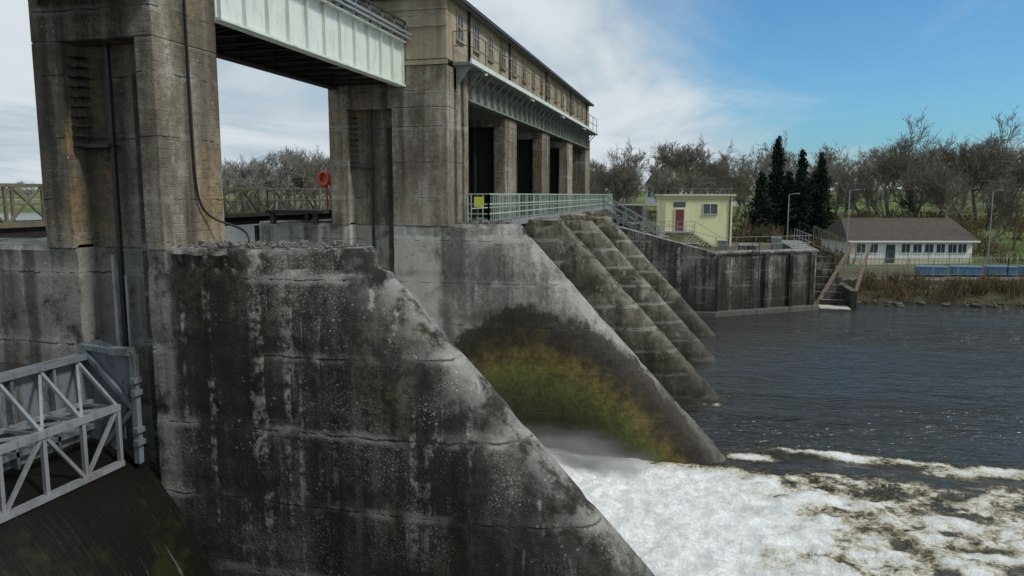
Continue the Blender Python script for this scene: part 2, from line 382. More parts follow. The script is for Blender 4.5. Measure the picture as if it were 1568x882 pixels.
# ------------------------------------------------------------------ service bridge
br=empty('service_bridge'); 
g=MB(); y0,y1=14.0,23.98
g.box(-10.03,-9.99,y0,y1,3.68,5.05); g.box(-10.15,-9.86,y0,y1,3.62,3.68); g.box(-10.15,-9.82,y0,y1,5.05,5.10)
n=11
for i in range(n+1):
    y=y0+.06+(y1-y0-.12)*i/n; g.box(-9.99,-9.89,y-.015,y+.015,3.68,5.05)
g.obj('girder',M_green,br)
g=MB(); g.box(-12.6,-12.55,y0,y1,3.68,5.05); g.box(-12.7,-12.4,y0,y1,3.62,3.68); g.box(-12.55,-10.03,y0,y1,4.75,4.9)
for i in range(n+1):
    y=y0+.06+(y1-y0-.12)*i/n; g.box(-12.54,-10.04,y-.05,y+.05,4.2,4.75)
    if i<n:
        y2=y0+.06+(y1-y0-.12)*(i+1)/n
        a,b=(-12.5,-10.1) if i%2 else (-10.1,-12.5)
        g.beam((a,y,4.0),(b,y2,4.0),.07)
    g.beam((-12.5,y,3.75),(-10.1,y,3.75),.07)
g.obj('deck_underframe',M_shade,br)
g=MB(); g.rail([(-9.86,y0,5.1),(-9.86,y1,5.1)],.62,.9,(1.,.72,.45,.2),.05,.06); g.rail([(-12.5,y0,5.1),(-12.5,y1,5.1)],.9,.9,(1.,.5),.05,.06)
g.obj('bridge_railing',M_dark,br)
g=MB()
for i in range(n): 
    y=y0+.5+i*.9; g.beam((-9.82,y,5.12),(-9.66,y,5.12),.04); g.beam((-9.66,y,5.12),(-9.66,y,5.5),.03)
g.beam((-9.66,y0,5.3),(-9.66,y1,5.3),.06); g.beam((-9.66,y0,5.16),(-9.66,y1,5.16),.05)
g.obj('cable_tray',M_galv,br)
br0=empty('service_bridge')
g=MB().box(-10.03,-9.99,2.0,12.1,3.68,5.05).box(-12.6,-12.55,2.0,12.1,3.68,5.05).box(-12.55,-10.03,2.,12.1,4.75,4.9); g.obj('girder',M_green,br0)

# ------------------------------------------------------------------ hoist house
hh=empty('hoist_house'); Y0,Y1=24.0,55.6
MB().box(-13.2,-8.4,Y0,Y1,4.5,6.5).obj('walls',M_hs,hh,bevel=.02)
MB().box(-13.5,-8.12,Y0-.15,Y1+.3,6.5,6.62).obj('roof_slab',M_greyst,hh)
MB().box(-13.3,-8.42,Y0+.1,Y1,6.62,6.8).obj('roof_top',M_roof,hh)
g=MB().beam((-8.06,Y0,6.5),(-8.06,Y1,6.5),.1,.12); g.obj('gutter',M_dark,hh)
g=MB(); g.box(-10.6,-8.36,Y0-.035,Y0-.002,5.55,5.62); g.box(-10.6,-8.36,Y0-.035,Y0-.002,4.32,4.47); g.box(-10.6,-8.36,Y0-.035,Y0-.002,6.1,6.16)
g.obj('string_course',M_hs,hh)
wg=MB();wf=MB();y=25.35
while y<54.8:
    wg.box(-8.402,-8.385,y-.3,y+.3,5.35,6.15)
    for (a,b,c,d) in ((y-.35,y-.3,5.3,6.2),(y+.3,y+.35,5.3,6.2),(y-.3,y+.3,6.15,6.2),(y-.03,y+.03,5.35,6.15)): wf.box(-8.41,-8.355,a,b,c,d)
    wf.box(-8.41,-8.345,y-.3,y+.3,5.72,5.76)
    wf.box(-8.41,-8.30,y-.4,y+.4,5.24,5.30)
    y+=1.93
wg.obj('window_panes',M_glass,hh); wf.obj('window_frames',M_hs,hh)
g=MB(); 
for y in (26.3,32.1,39.8,47.5,54): g.beam((-8.33,y,4.55),(-8.33,y,6.5),.08)
g.obj('downpipes',M_dark,hh)
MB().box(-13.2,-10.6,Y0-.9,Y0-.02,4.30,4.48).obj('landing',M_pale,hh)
led=empty('gantry_walkway')
MB().box(-8.398,-7.75,24.6,55.8,4.36,4.48).obj('ledge',M_greyst,led,bevel=.01)
MB().box(-7.76,-7.70,24.55,55.8,4.40,4.56).obj('ledge_edge',M_green,led)
g=MB(); g.box(-8.45,-8.40,26.0,55.6,3.4,4.35); g.box(-8.6,-8.25,26.0,55.6,3.34,3.40)
y=26.4
while y<55.4: g.box(-8.40,-8.25,y-.02,y+.02,3.4,4.35); g.beam((-8.38,y,3.7),(-7.8,y,4.33),.05); y+=.95
g.box(-12.6,-8.46,26.05,55.5,4.1,4.3)
g.obj('support_girder',M_greyst,led)
g=MB(); g.rail([(-8.4,24.62,4.48),(-7.8,24.62,4.48),(-7.8,55.6,4.48)],1.0,1.93,(1.,.52),.03,.035); g.obj('ledge_railing',M_olive,led)
g=MB(); g.poly([(-8.38,24.7,4.36),(-7.75,24.7,4.36),(-8.38,24.7,3.5)]); g.poly([(-8.38,25.9,4.36),(-7.75,25.9,4.36),(-8.38,25.9,3.5)]); g.obj('bracket',M_greyst,led)
g=MB()
for y in (26.3,33.8,41.4,49): g.beam((-7.85,y,4.3),(-7.55,y-.5,4.2),.09,.06)
g.obj('flood_lamps',M_white,led)

# ------------------------------------------------------------------ downstream footbridge
fb=empty('footbridge')
MB().box(-8.28,-7.45,25.6,63,-1.12,-1.04).obj('deck_plate',M_greyst,fb)
MB().box(-7.5,-7.42,25.6,63,-1.24,-1.0).box(-8.29,-8.21,26.05,63,-1.3,-1.0).obj('edge_beam',M_galv,fb)
g=MB(); g.rail([(-8.25,25.65,-1.04),(-7.45,25.65,-1.04),(-7.45,63,-1.04)],1.06,1.5,(1.,.66,.33),.04,.05,.3); g.obj('footbridge_railing',M_rail,fb)
g=MB(); g.rail([(-8.25,26.1,-1.04),(-8.25,63,-1.04)],1.06,1.5,(1.,.5),.035,.04); g.obj('inner_railing',M_rail,fb)
g=MB()
for y in [26.2+i*1.5 for i in range(24)]: g.beam((-8.35,y,-1.7),(-7.5,y,-1.2),.05)
g.obj('brackets',M_galv,fb)
MB().box(-7.98,-7.62,25.60,25.62,-.45,-.08).obj('warning_sign',M_sign,fb)

# ------------------------------------------------------------------ upstream lattice footbridge
uf=empty('lattice_footbridge')
g=MB(); ya,yb=2,60
for x in (-20.0,-21.2):
    g.beam((x,ya,.28),(x,yb,.28),.1); g.beam((x,ya,-.9),(x,yb,-.9),.12,.16); 
    y=ya;i=0
    while y<yb-.01:
        g.beam((x,y,.25),(x,y,-.9),.08)
        if i%2: g.beam((x,y,.25),(x,y+1.3,-.9),.07)
        else: g.beam((x,y,-.9),(x,y+1.3,.25),.07)
        y+=1.3;i+=1
    g.beam((x,ya,-.3),(x,yb,-.3),.045)
g.obj('trusses',M_olive,uf)
MB().box(-21.1,-20.1,ya,yb,-1.1,-1.0).box(-20.3,-20.1,ya,yb,-1.35,-1.1).obj('walkway_deck',M_shade,uf)
g=MB()
for y in (13,25,32.6,40.2,48): g.box(-21.3,-19.8,y-.5,y+.5,-6,-1.5)
g.obj('support_piers',M_ab,uf)
pf=empty('valve_platform')
MB().box(-15.2,-12.9,23.6,26.4,-.66,-.55).obj('slab',M_shade,pf)
g=MB().rail([(-13.0,23.65,-.55),(-15.1,23.65,-.55),(-15.1,26.3,-.55)],.75,.8,(1.,.5),.025,.025); g.obj('platform_rail',M_galv,pf)
g=MB(); 
for x in (-15,-13.3):
    for y in (23.8,26.2): g.box(x-.08,x+.08,y-.08,y+.08,-1.05,-.66)
g.obj('legs',M_dark,pf)
lb=empty('lifebuoy')
bpy.ops.mesh.primitive_torus_add(major_radius=.23,minor_radius=.07,major_segments=32,minor_segments=12,location=(-13.50,24.85,.58),rotation=(math.radians(90),0,math.radians(-16)))
r=bpy.context.object; r.name='ring'; r.data.materials.append(M_orange); r.parent=lb
for p in r.data.polygons: p.use_smooth=True
MB().beam((-13.47,24.97,-.55),(-13.47,24.97,.75),.05).box(-13.61,-13.33,24.95,25.0,.42,.74).obj('post',M_orange,lb)

# ------------------------------------------------------------------ water
def watermat(name,foam):
    m,t=newmat(name); P=t.n('ShaderNodeTexCoord').outputs['Object']
    w1=t.noise(t.map(P,(.7,1.6,1)),.8,3,.6,.6); w2=t.noise(t.map(P,(.9,1.9,1)),2.2,3,.6,.5); w3=t.noise(t.map(P,(.5,1.4,1)),.09,3)
    h=t.math('ADD',w1,t.math('MULTIPLY',w2,.6)); h=t.math('MULTIPLY',h,t.sstep(w3,.38,.62,.7,1.9))
    base=(.030,.031,.026)
    if not foam:
        t.out(base,.12,h,.6,.2); return m
    a=t.n('ShaderNodeAttribute',attribute_name='foam').outputs['Fac']
    f1=t.noise(t.map(P,(1,1.3,1)),1.5,7,.74,.9); f2=t.noise(P,7,5,.8,.3); f3=t.noise(t.map(P,(1,1.3,1)),2.0,4,.6,1.6)
    fil=t.sstep(t.math('ABSOLUTE',t.math('SUBTRACT',f3,.5)),.0,.05,1,0)
    dtl=t.math('ADD',t.math('MULTIPLY',t.math('SUBTRACT',f1,.5),2.0),t.math('MULTIPLY',t.math('SUBTRACT',f2,.5),1.3))
    amp=t.sstep(a,.02,.35)
    f=t.math('ADD',a,t.math('MULTIPLY',t.math('ADD',dtl,t.math('MULTIPLY',t.math('SUBTRACT',fil,.25),.32)),t.math('MULTIPLY',amp,.60)),clamp=True)
    col=t.ramp(f,[(.08,base),(.24,(.075,.062,.036)),(.38,(.19,.15,.08)),(.48,(.42,.36,.23)),(.60,(.76,.73,.62)),(.78,(.93,.94,.90)),(1.,(.97,.98,.96))])
    rough=t.sstep(f,.1,.6,.10,.75)
    hf=t.math('ADD',t.math('MULTIPLY',h,t.sstep(f,.0,.5,1.,.25)),t.math('MULTIPLY',f,.3)); hf=t.math('ADD',hf,t.math('MULTIPLY',t.math('MULTIPLY',f2,amp),.42))
    t.out(col,rough,hf,.85,.30); return m
def axis(a,b,step,lo,hi,gr=1.18):
    xs=[];x=a
    while x<b: xs.append(x); x+=step
    s=step;x=xs[-1]
    while x<hi: s=s*gr; x+=s; xs.append(x)
    s=step;x=a;pre=[]
    while x>lo: s=s*gr; x-=s; pre.append(x)
    return pre[::-1]+xs
def sst(v,a,b):
    t=max(0,min(1,(v-a)/(b-a))); return t*t*(3-2*t)
XS=[x for x in axis(-8.6,15,.085,-8.7,2500)]; YS=axis(12.5,28,.085,-2500,2500)
mb=MB(); foam=[]
for y in YS:
    for x in XS:
        f=0;z=0
        if x<60 and -20<y<34:
            ytop=24.4+.06*max(0,x)+ .9*noise.noise(Vector((x*.35,1,1)))+.35*noise.noise(Vector((x*1.3,5,1)))
            ybot=13.9-max(0,x+0)*1.1
            e=sst(ytop-y,-.5,1.5)*sst(y-ybot,-.3,1.2)
            dens=1.08-.52*sst(x,-.6,5.4)-.10*sst(x,7,16)-.2*sst(x,20,60)
            ap=sst(ytop-y,0,3.4)
            dens-= .20*(1-ap)*sst(x,1.5,4)
            p=Vector((x*.5,y*.6,0))
            w=Vector((noise.noise(p),noise.noise(p+Vector((9,4,2))),0))*.6
            r2=noise.fractal(p*1.7+w,.8,2.1,5)
            r=1-abs(noise.fractal(p*2.4+w,.9,2,4))*2.6
            marb=r2*.55+(r-.5)*.12
            f=e*(dens+marb*(.10+.90*sst(x,-1.8,3.8)))
            ys=26.1+.3*math.sin(x*.45)+.6*noise.noise(Vector((x*.45,7,0)))+.3*noise.noise(Vector((x*1.6,2,0)))+.14*noise.noise(Vector((x*5,2,0)))
            dd=y-ys
            st=math.exp(-(dd/((.13+.02*max(0,x))*(1.0 if dd>0 else 3.2)))**2)*sst(x,1.6,3.5)*max(0,(.66+.7*noise.noise(Vector((x*.7,y*1.5,5)))))
            st+=math.exp(-(((x-1.8)/.9)**2+((y-25.3)/.4)**2))*.9
            f=max(f,st)
            for py in PY:
                dn=math.hypot((x-.5)/1.0,(y-py-1.0)/1.15)
                f=max(f,.6*math.exp(-((dn-1.0)/.16)**2)*max(0,(.5+noise.noise(Vector((x*3,y*3,1))))))
            z=e*(.13*noise.fractal(Vector((x*1.3,y*1.6,2)),.8,2,5)+.06*f+.45*math.exp(-((x+5.)/2.0)**2))*(1-.5*sst(x,4,14))
        z+=0 if x>60 or y>90 or y<-40 else .03*noise.noise(Vector((x*.7,y*1.2,4)))
        mb.v.append((x,y,WZ+z)); foam.append(max(0,min(1,f)))
nx=len(XS)
for j in range(len(YS)-1):
    for i in range(nx-1): mb.f.append((j*nx+i,j*nx+i+1,(j+1)*nx+i+1,(j+1)*nx+i))
wo=mb.obj('river_water',watermat('river_water',True))
at=wo.data.attributes.new('foam','FLOAT','POINT'); at.data.foreach_set('value',foam)
wo.data.polygons.foreach_set('use_smooth',[True]*len(wo.data.polygons))
MB().poly([(-2500,-2500,UZ),(-12.0,-2500,UZ),(-12.0,2500,UZ),(-2500,2500,UZ)]).obj('reservoir_water',watermat('reservoir_water',False))

def spray():
    m=bpy.data.materials.new('water_spray'); m.use_nodes=True; t=NT(m)
    P=t.n('ShaderNodeTexCoord').outputs['Object']
    ln=t.n('ShaderNodeVectorMath',{0:P},operation='LENGTH').outputs['Value']
    d=t.math('MULTIPLY',t.sstep(ln,.1,1.0,1,0),t.sstep(t.noise(P,2.2,2,.6),.35,.65,.1,1.4))
    v=t.n('ShaderNodeVolumeScatter',{'Color':(1,1,1,1),'Density':t.math('MULTIPLY',d,1.7),'Anisotropy':.2})
    o=t.n('ShaderNodeOutputMaterial'); t.t.links.new(v.outputs[0],o.inputs['Volume']); return m
bpy.ops.mesh.primitive_ico_sphere_add(subdivisions=3,radius=1,location=(-4.4,22.7,-8.55)); r=bpy.context.object; r.name='water_spray'; r.scale=(3.8,1.6,1.3); r.data.materials.append(spray())

# ------------------------------------------------------------------ terrain
def lerp(a,b,t): return a+(b-a)*t
def wallline(x):
    if x<1: return 55.6
    return 55.9+(x-1)*(5.1/7.5)
def land(x,y):
    d=math.hypot(x,y)
    n=noise.fractal(Vector((x*.03,y*.03,0)),1,2,4)
    far=lerp(-7.5,-4.6,sst(d,92,125)); far=lerp(far,-2.2,sst(d,125,210)); far=lerp(far,.0,sst(d,210,700)); far+=sst(d,500,1800)*8*(1+.8*n)
    far+=n*.8*sst(d,100,200)
    if x<-8: loc=-3.0
    elif x<-2: loc=lerp(-3.0,-5.0,(x+8)/6)
    elif x<8.6: loc=-5.0
    else: loc=lerp(-5.0,-7.9,sst(x,8.6,12))
    near=lerp(loc,far,sst(d,78,118))
    if x>8.6: near=lerp(-9.1,near,sst(y,63.5,69.5)) if y<75 else near
    if x<-9: near=lerp(near,-2.6,sst(-x,14,40)*(1-sst(d,150,300)))
    if x>=11.3: sh=64+.12*(x-11)+.8*noise.noise(Vector((x*.2,0,0)))
    elif x>8.4: sh=73
    elif x>-12: sh=wallline(x)
    else:
        sh=56+sst(-x,15,60)*62+sst(-x,150,420)*330+ 6*noise.noise(Vector((x*.03,3,0)))
    m=sst(y,sh-.1,sh+ (.9 if -12<x<8.6 else 2.2))
    if y<-60: m=max(m,sst(-y,60,75))
    return lerp(-12,near,m)
tx=axis(-45,75,1.0,-3000,3000,1.12); ty=axis(50,135,.8,-3000,3000,1.12)
mb=MB()
for y in ty:
    for x in tx: mb.v.append((x,y,land(x,y)))
nx=len(tx)
for j in range(len(ty)-1):
    for i in range(nx-1): mb.f.append((j*nx+i,j*nx+i+1,(j+1)*nx+i+1,(j+1)*nx+i))
g=mb.obj('grass_ground',M_ground); g.data.polygons.foreach_set('use_smooth',[True]*len(g.data.polygons))

# ------------------------------------------------------------------ abutment walls
def wallseg(name,pts,th,tops,bot,mat,par=None):
    mb=MB();n=len(pts)
    for i,(x,y) in enumerate(pts):
        a=Vector(pts[max(0,i-1)]);c=Vector(pts[min(n-1,i+1)]);d=(c-a).normalized(); nn=Vector((-d.y,d.x))
        q=Vector((x,y))+nn*th
        mb.v+=[(x,y,bot),(x,y,tops[i]),(q.x,q.y,tops[i]),(q.x,q.y,bot)]
    for i in range(n-1):
        a=i*4;b=a+4
        for k in range(4): mb.f.append((a+k,b+k,b+(k+1)%4,a+(k+1)%4))
    mb.f+= [(0,1,2,3),tuple((n-1)*4+k for k in (3,2,1,0))]
    return mb.obj(name,mat,par,bevel=.04)
ab=empty('abutment_wall')
wallseg('wall',[(-13.2,54.4),(-5.7,54.5),(1,55),(1.02,55.6),(8.6,60.8),(8.62,73)],1.6,[-1.2,-2.4,-4.15,-4.4,-4.4,-4.4],-10.5,M_ab,ab)
wallseg('coping',[(1.0,54.9),(1.05,55.45),(8.7,60.68),(8.8,73)],1.9,[-4.2]*4,-4.38,M_ab,ab)
wallseg('toe',[(-6,54.3),(1.1,54.8),(8.9,60.4),(9.0,66)],.6,[-8.45]*4,-10.5,M_pale,ab)
g=MB(); 
for t_ in (.35,.42): 
    x=1+7.5*t_;y=55.5+5.2*t_; g.beam((x,y-.25,-8.7),(x,y-.25,-3.6),.06)
for i in range(16): 
    z=-8.6+i*.3; g.beam((1+7.5*.35,55.5+5.2*.35-.25,z),(1+7.5*.42,55.5+5.2*.42-.25,z),.04)
g.obj('access_ladder',M_dark,ab)
g=MB()
for t_ in (.02,.5,.75,.97): 
    x=1+7.5*t_;y=55.5+5.2*t_; g.box(x-.12,x+.12,y-.3,y+.3,-8.6,-4.4)
g.obj('fender_posts',M_ab,ab)
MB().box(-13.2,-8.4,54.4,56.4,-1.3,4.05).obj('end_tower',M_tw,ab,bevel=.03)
g=MB(); g.rail([(-5.7,55.3,-2.4),(1,55.8,-4.2),(8.3,61.5,-4.25),(8.3,73,-4.25)],1.1,2.,(1.,.5),.03,.04); g.obj('abutment_railing',M_galv)
mc=empty('abutment_plant'); 
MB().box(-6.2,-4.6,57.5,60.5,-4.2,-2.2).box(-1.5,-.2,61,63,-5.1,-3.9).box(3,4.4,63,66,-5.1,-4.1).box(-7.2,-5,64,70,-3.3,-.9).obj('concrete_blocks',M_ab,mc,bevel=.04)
MB().box(-3.6,-2.6,60,61,-5,-3.3).box(1.2,2.0,60.5,61.2,-5,-3.6).box(5.6,6.4,64.5,65.3,-5,-3.5).obj('control_cabinets',M_greyst,mc,bevel=.03)
st=empty('access_stair'); g=MB()
for i in range(14):
    x=-7.4+i*.3; z=-1.1-i*.17; g.box(x,x+.3,56.8,57.8,z-.04,z)
g.beam((-7.4,56.8,-1.2),(-3.2,56.8,-3.6),.05,.25); g.beam((-7.4,57.8,-1.2),(-3.2,57.8,-3.6),.05,.25)
g.obj('flight',M_greyst,st)
g=MB()
for yy in (56.8,57.8):
    for h in (.55,1.05): g.beam((-7.4,yy,-1.1+h),(-3.2,yy,-3.5+h),.06)
    for i in range(6): x=-7.4+i*.84; g.beam((x,yy,-1.1-i*.48),(x,yy,-.05-i*.48),.06)
g.obj('handrail',M_galv,st)

fp=empty('fish_pass'); g=MB(); w=MB()
for i in range(8):
    z=-8.35+i*.45; y=62.5+i*1.6
    g.box(8.7,11.6,y,y+.3,-10,z+.05); w.box(8.95,11.3,y+.3,y+1.6,z-.35,z-.1)
g.box(11.3,11.75,61.5,76,-10.3,-7.4); 
g.obj('baffle_walls',M_ab,fp); w.obj('pool_foam',M_sf,fp)
g=MB(); g.beam((9.0,62.3,-8.6),(13.5,74,-4.6),.2,.3); g.beam((11.6,62.3,-8.4),(15,74,-4.6),.2,.3); g.obj('channel_sides',M_wood,fp)
MB().box(9.0,11.2,60.6,62.4,WZ+.03,WZ+.12).obj('outfall_foam',M_sf,fp)

# ------------------------------------------------------------------ river bank wall, path, fence
wallseg('river_wall',[(11.9,69.8),(27.5,73.7),(60,82),(110,95)],.35,[-7.45]*4,-9.5,M_pale)
wallseg('concrete_path',[(12.3,70.4),(27.5,74.3),(60,82.6),(110,95.6)],2.0,[-7.50]*4,-9.5,M_pale)
g=MB(); g.rail([(12,73.5,-7.55),(27.5,77.4,-7.5),(60,85.5,-7.5)],1.7,2.4,(1.,.55,.1),.04,.06,.4); g.obj('security_fence',M_galv)
g=MB(); g.rail([(9,66,-4.3),(16,80,-7.2),(30,84,-7.7)],1.7,2.,(1.,.5,.1),.03,.05,.4); g.obj('security_fence',M_olive)
bt=empty('blue_tank_row')
for i in range(8):
    x=20.5+i*3.3;y=79.0+i*.85
    g=MB(); g.box(x,x+2.5,y,y+1.6,-7.75,-7.0); g.box(x-.06,x+2.56,y-.06,y+1.66,-7.0,-6.92); g.box(x+.9,x+1.0,y-.04,y-.002,-7.7,-7.05); g.box(x+1.7,x+1.8,y-.04,y-.002,-7.7,-7.05)
    g.obj('tank',M_blue,bt,bevel=.03)

def lamp(x,y,z,h):
    g=MB(); g.beam((x,y,z),(x,y,z+h),.10); g.beam((x,y,z+h),(x+.6,y-.2,z+h+.1),.06); g.box(x+.5,x+.95,y-.3,y-.1,z+h+.06,z+h+.15); g.box(x-.1,x+.1,y-.1,y+.1,z,z+1.0)
    return g.obj('street_lamp',M_galv)
lamp(8.2,78,-6,6.0); lamp(14.6,83,-7.6,8.0); lamp(31.0,93,-7.6,8.); 
for (x,y,h) in ((36,100,7.5),(45,95,8)):
    MB().beam((x,y,-7.6),(x,y,h-7.6),.2).beam((x-.8,y,h-8),(x+.8,y,h-8),.1).obj('utility_pole',M_wood)

# ------------------------------------------------------------------ buildings
def place(par,x,y,z,rot): par.location=(x,y,z); par.rotation_euler=(0,0,math.radians(rot))
yb=empty('yellow_pump_house')
MB().box(0,6.4,0,5.5,-1.5,5.05).obj('walls',M_yell,yb,bevel=.02)
MB().box(-.25,6.65,-.25,5.75,5.05,5.25).obj('roof_slab',M_cream,yb)
MB().box(-.12,6.52,-.12,5.62,4.75,4.83).obj('string',M_cream,yb)
g=MB(); g.box(.95,1.75,-.05,-.001,1.75,3.75); g.obj('door',M_red,yb)
g=MB(); g.box(.85,.95,-.09,-.001,1.7,3.85); g.box(1.75,1.85,-.09,-.001,1.7,3.85); g.box(.95,1.75,-.09,-.001,3.75,3.85);g.box(3.55,3.62,-.08,-.001,3.35,4.35);g.box(4.93,5.,-.08,-.001,3.35,4.35);g.box(3.62,4.93,-.08,-.001,4.28,4.35);g.box(3.5,5.05,-.14,-.001,3.28,3.35);g.box(4.24,4.3,-.06,-.001,3.35,4.28)
g.obj('trim',M_cream,yb)
MB().box(3.62,4.93,-.03,-.001,3.35,4.28).box(.75,1.9,-.03,-.001,4.0,4.5).obj('windows',M_glass,yb)
g=MB(); g.box(-.6,2.6,-1.2,-.002,1.55,1.68); g.rail([(-.6,-1.15,1.68),(2.6,-1.15,1.68)],1.,.8,(1.,.5),.04,.04)
for i in range(9): g.box(2.6+i*.28,2.88+i*.28,-1.2,-.02,1.4-i*.18,1.45-i*.18)
g.beam((2.6,-1.15,2.68),(5.2,-1.15,1.1),.04)
g.obj('landing_stair',M_galv,yb)
MB().box(6.1,6.2,-.1,-.002,-1,5.0).obj('downpipe',M_dark,yb)
g=MB(); g.rail([(-.1,-.1,5.25),(6.5,-.1,5.25),(6.5,5.6,5.25)],.5,1.2,(1.,),.02,.02); g.obj('roof_rail',M_galv,yb)
place(yb,-3.5,73.3,-5.2,12)

wb=empty('white_clubhouse')
MB().box(0,13.6,0,8,-.5,2.5).obj('walls',M_white,wb,bevel=.02)
MB().box(-.04,13.64,-.04,8.04,-.5,.55).obj('plinth',M_cream,wb)
g=MB(); e=.5; L=13.6
A=[(-e,-e,2.45),(L+e,-e,2.45),(L+e,8+e,2.45),(-e,8+e,2.45)]; R=[(.5,4,4.9),(L-.3,4,4.9)]
g.poly([A[0],A[1],R[1],R[0]]).poly([A[1],A[2],R[1]]).poly([A[2],A[3],R[0],R[1]]).poly([A[3],A[0],R[0]]).poly(A[::-1]); g.obj('roof',M_roof,wb)
MB().beam((-e,-e-.04,2.42),(L+e,-e-.04,2.42),.08,.16).obj('fascia',M_white,wb)
g=MB();h=MB()
for x in (1.2,2.6,6.2,7.5,8.8,10.1,11.4,12.5):
    w_=.9; g.box(x-w_/2,x+w_/2,-.03,-.001,1.15,2.1); h.box(x-w_/2-.06,x+w_/2+.06,-.09,-.042,1.05,1.14); h.box(x-.02,x+.02,-.05,-.031,1.15,2.1)
g.box(4.0,5.0,-.06,-.041,0.,2.05)
g.obj('windows',M_glass,wb); h.obj('sills',M_white,wb)
place(wb,16.1,89.5,-7.6,14)

def house(x,y,z,rot,w=9,d=7,h=4.5,r=3.2,name='white_house'):
    p=empty(name); g=MB().box(0,w,0,d,-1,h); g.poly([(0,0,h),(0,d,h),(0,d/2,h+r)]).poly([(w,0,h),(w,d,h),(w,d/2,h+r)]); g.obj('walls',M_white,p)
    g=MB(); q=.25
    g.poly([(-q,-q,h-.15),(w+q,-q,h-.15),(w+q,d/2,h+r+.1),(-q,d/2,h+r+.1)]).poly([(w+q,d+q,h-.15),(-q,d+q,h-.15),(-q,d/2,h+r+.1),(w+q,d/2,h+r+.1)]); g.obj('roof',M_roof,p)
    g=MB()
    for k in range(3): g.box(1+k*2.8*w/9,2.+k*2.8*w/9,-.04,-.002,.9,2.1); g.box(1+k*2.8*w/9,2.+k*2.8*w/9,-.04,-.002,h-1.4,h-.4)
    yy=d/2-.5; g.box(w+.002,w+.04,yy,yy+1,h-1.6,h-.3); g.box(-.04,-.002,yy,yy+1,h-1.6,h-.3)
    g.obj('windows',M_glass,p)
    MB().box(.1,.8,d/2-.35,d/2+.35,h+r-.8,h+r+.7).obj('chimneys',M_hs,p)
    place(p,x,y,z,rot)
def atb(bearing,d): b=math.radians(bearing); return d*math.sin(b),d*math.cos(b)
def bear(px): return math.degrees(math.atan((px-784)/1141))-14.4
x,y=atb(bear(988),165); house(x,y,-1.4,-50,6.5,5,3.6,3.0)
x,y=atb(bear(1035),175); house(x,y,-2.5,10,16,7,3.6,2.6,'farmhouse')

# ------------------------------------------------------------------ vegetation
def tube(mb,p,q,r0,r1,n=3):
    d=(q-p)
    if d.length<1e-5: return
    d.normalize(); up=Vector((0,0,1)) if abs(d.z)<.9 else Vector((1,0,0)); a=d.cross(up).normalized(); c=a.cross(d)
    b=len(mb.v)
    for o,r in ((p,r0),(q,r1)):
        for i in range(n):
            th=2*math.pi*i/n; mb.v.append(tuple(o+(a*math.cos(th)+c*math.sin(th))*r))
    for i in range(n): j=(i+1)%n; mb.f.append((b+i,b+j,b+n+j,b+n+i))
def leafq(mb,p,s,rng):
    a=Vector((rng.gauss(0,1),rng.gauss(0,1),rng.gauss(0,1))).normalized(); b=a.orthogonal().normalized(); c=a.cross(b)
    k=len(mb.v); mb.v+=[tuple(p+b*s),tuple(p+c*s*.6),tuple(p-b*s),tuple(p-c*s*.6)]; mb.f.append((k,k+1,k+2,k+3))
def bare_tree(seed,H=12,spread=.55,ivy=False,minr=.014,kids=(6,5,4,4,3)):
    rng=random.Random(seed); mb=MB(); iv=MB()
    def grow(p,d,L,r,lv):
        segs=4 if lv<2 else (3 if lv<4 else 2); q=p.copy(); dd=d.copy(); pts=[(q.copy(),r)]
        for i in range(segs):
            dd=(dd+Vector((rng.gauss(0,.16),rng.gauss(0,.16),rng.gauss(.05,.1)))).normalized()
            nq=q+dd*L/segs; r2=max(minr*.8,r*(1-.45*(i+1)/segs)); tube(mb,q,nq,max(minr,r*(1-.45*i/segs)),r2,5 if lv<2 else 3); q=nq; pts.append((q.copy(),r2))
            if ivy and lv<=1 and (lv==0 or i<2):
                for _ in range(60 if lv==0 else 16): leafq(iv,q-dd*rng.random()*L/segs+Vector((rng.gauss(0,1),rng.gauss(0,1),rng.gauss(0,.5)))*(.3 if lv==0 else .2),rng.uniform(.08,.18),rng)
        if lv>=5: return
        for i in range(kids[lv]):
            t=rng.uniform(.38 if lv==0 else .2,1.0); k=min(len(pts)-2,int(t*(len(pts)-1))); f=t*(len(pts)-1)-k
            bp=pts[k][0].lerp(pts[k+1][0],f); br_=pts[k][1]*.62
            ax=Vector((rng.gauss(0,1),rng.gauss(0,1),rng.gauss(0,1))); ax=(ax-ax.dot(dd)*dd).normalized()
            an=rng.uniform(.35,.95)*(1.1 if lv<2 else 1.); nd=(dd*math.cos(an)+ax*math.sin(an)); nd.z+=.14; nd.normalize()
            grow(bp,nd,L*rng.uniform(.5,.72)*(1.0 if lv else spread*1.15),br_,lv+1)
    grow(Vector((0,0,-.5)),Vector((rng.gauss(0,.05),rng.gauss(0,.05),1)).normalized(),H*.62,H*.022,0)
    return mb,iv
def mesh_of(mb,name,mats,extra=None):
    v=mb.v[:];f=mb.f[:];n=len(f)
    if extra and extra.f: b=len(v); v+=extra.v; f+=[tuple(i+b for i in q) for q in extra.f]
    me=bpy.data.meshes.new(name); me.from_pydata(v,[],f)
    for m in mats: me.materials.append(m)
    if len(mats)>1: me.polygons.foreach_set('material_index',[0]*n+[1]*(len(f)-n))
    me.update(); return me
TN=[];TF=[];TB=[]
for i in range(6):
    a,b=bare_tree(20+i,12,.55+.1*(i%3),ivy=(i%3==0)); TN.append(mesh_of(a,'bare_tree_mesh',[M_bark,M_ivy],b))
for i in range(3):
    a,b=bare_tree(60+i,12,.75,kids=(7,6,5,4,3),minr=.018); TB.append(mesh_of(a,'big_bare_tree_mesh',[M_bark,M_ivy],b))
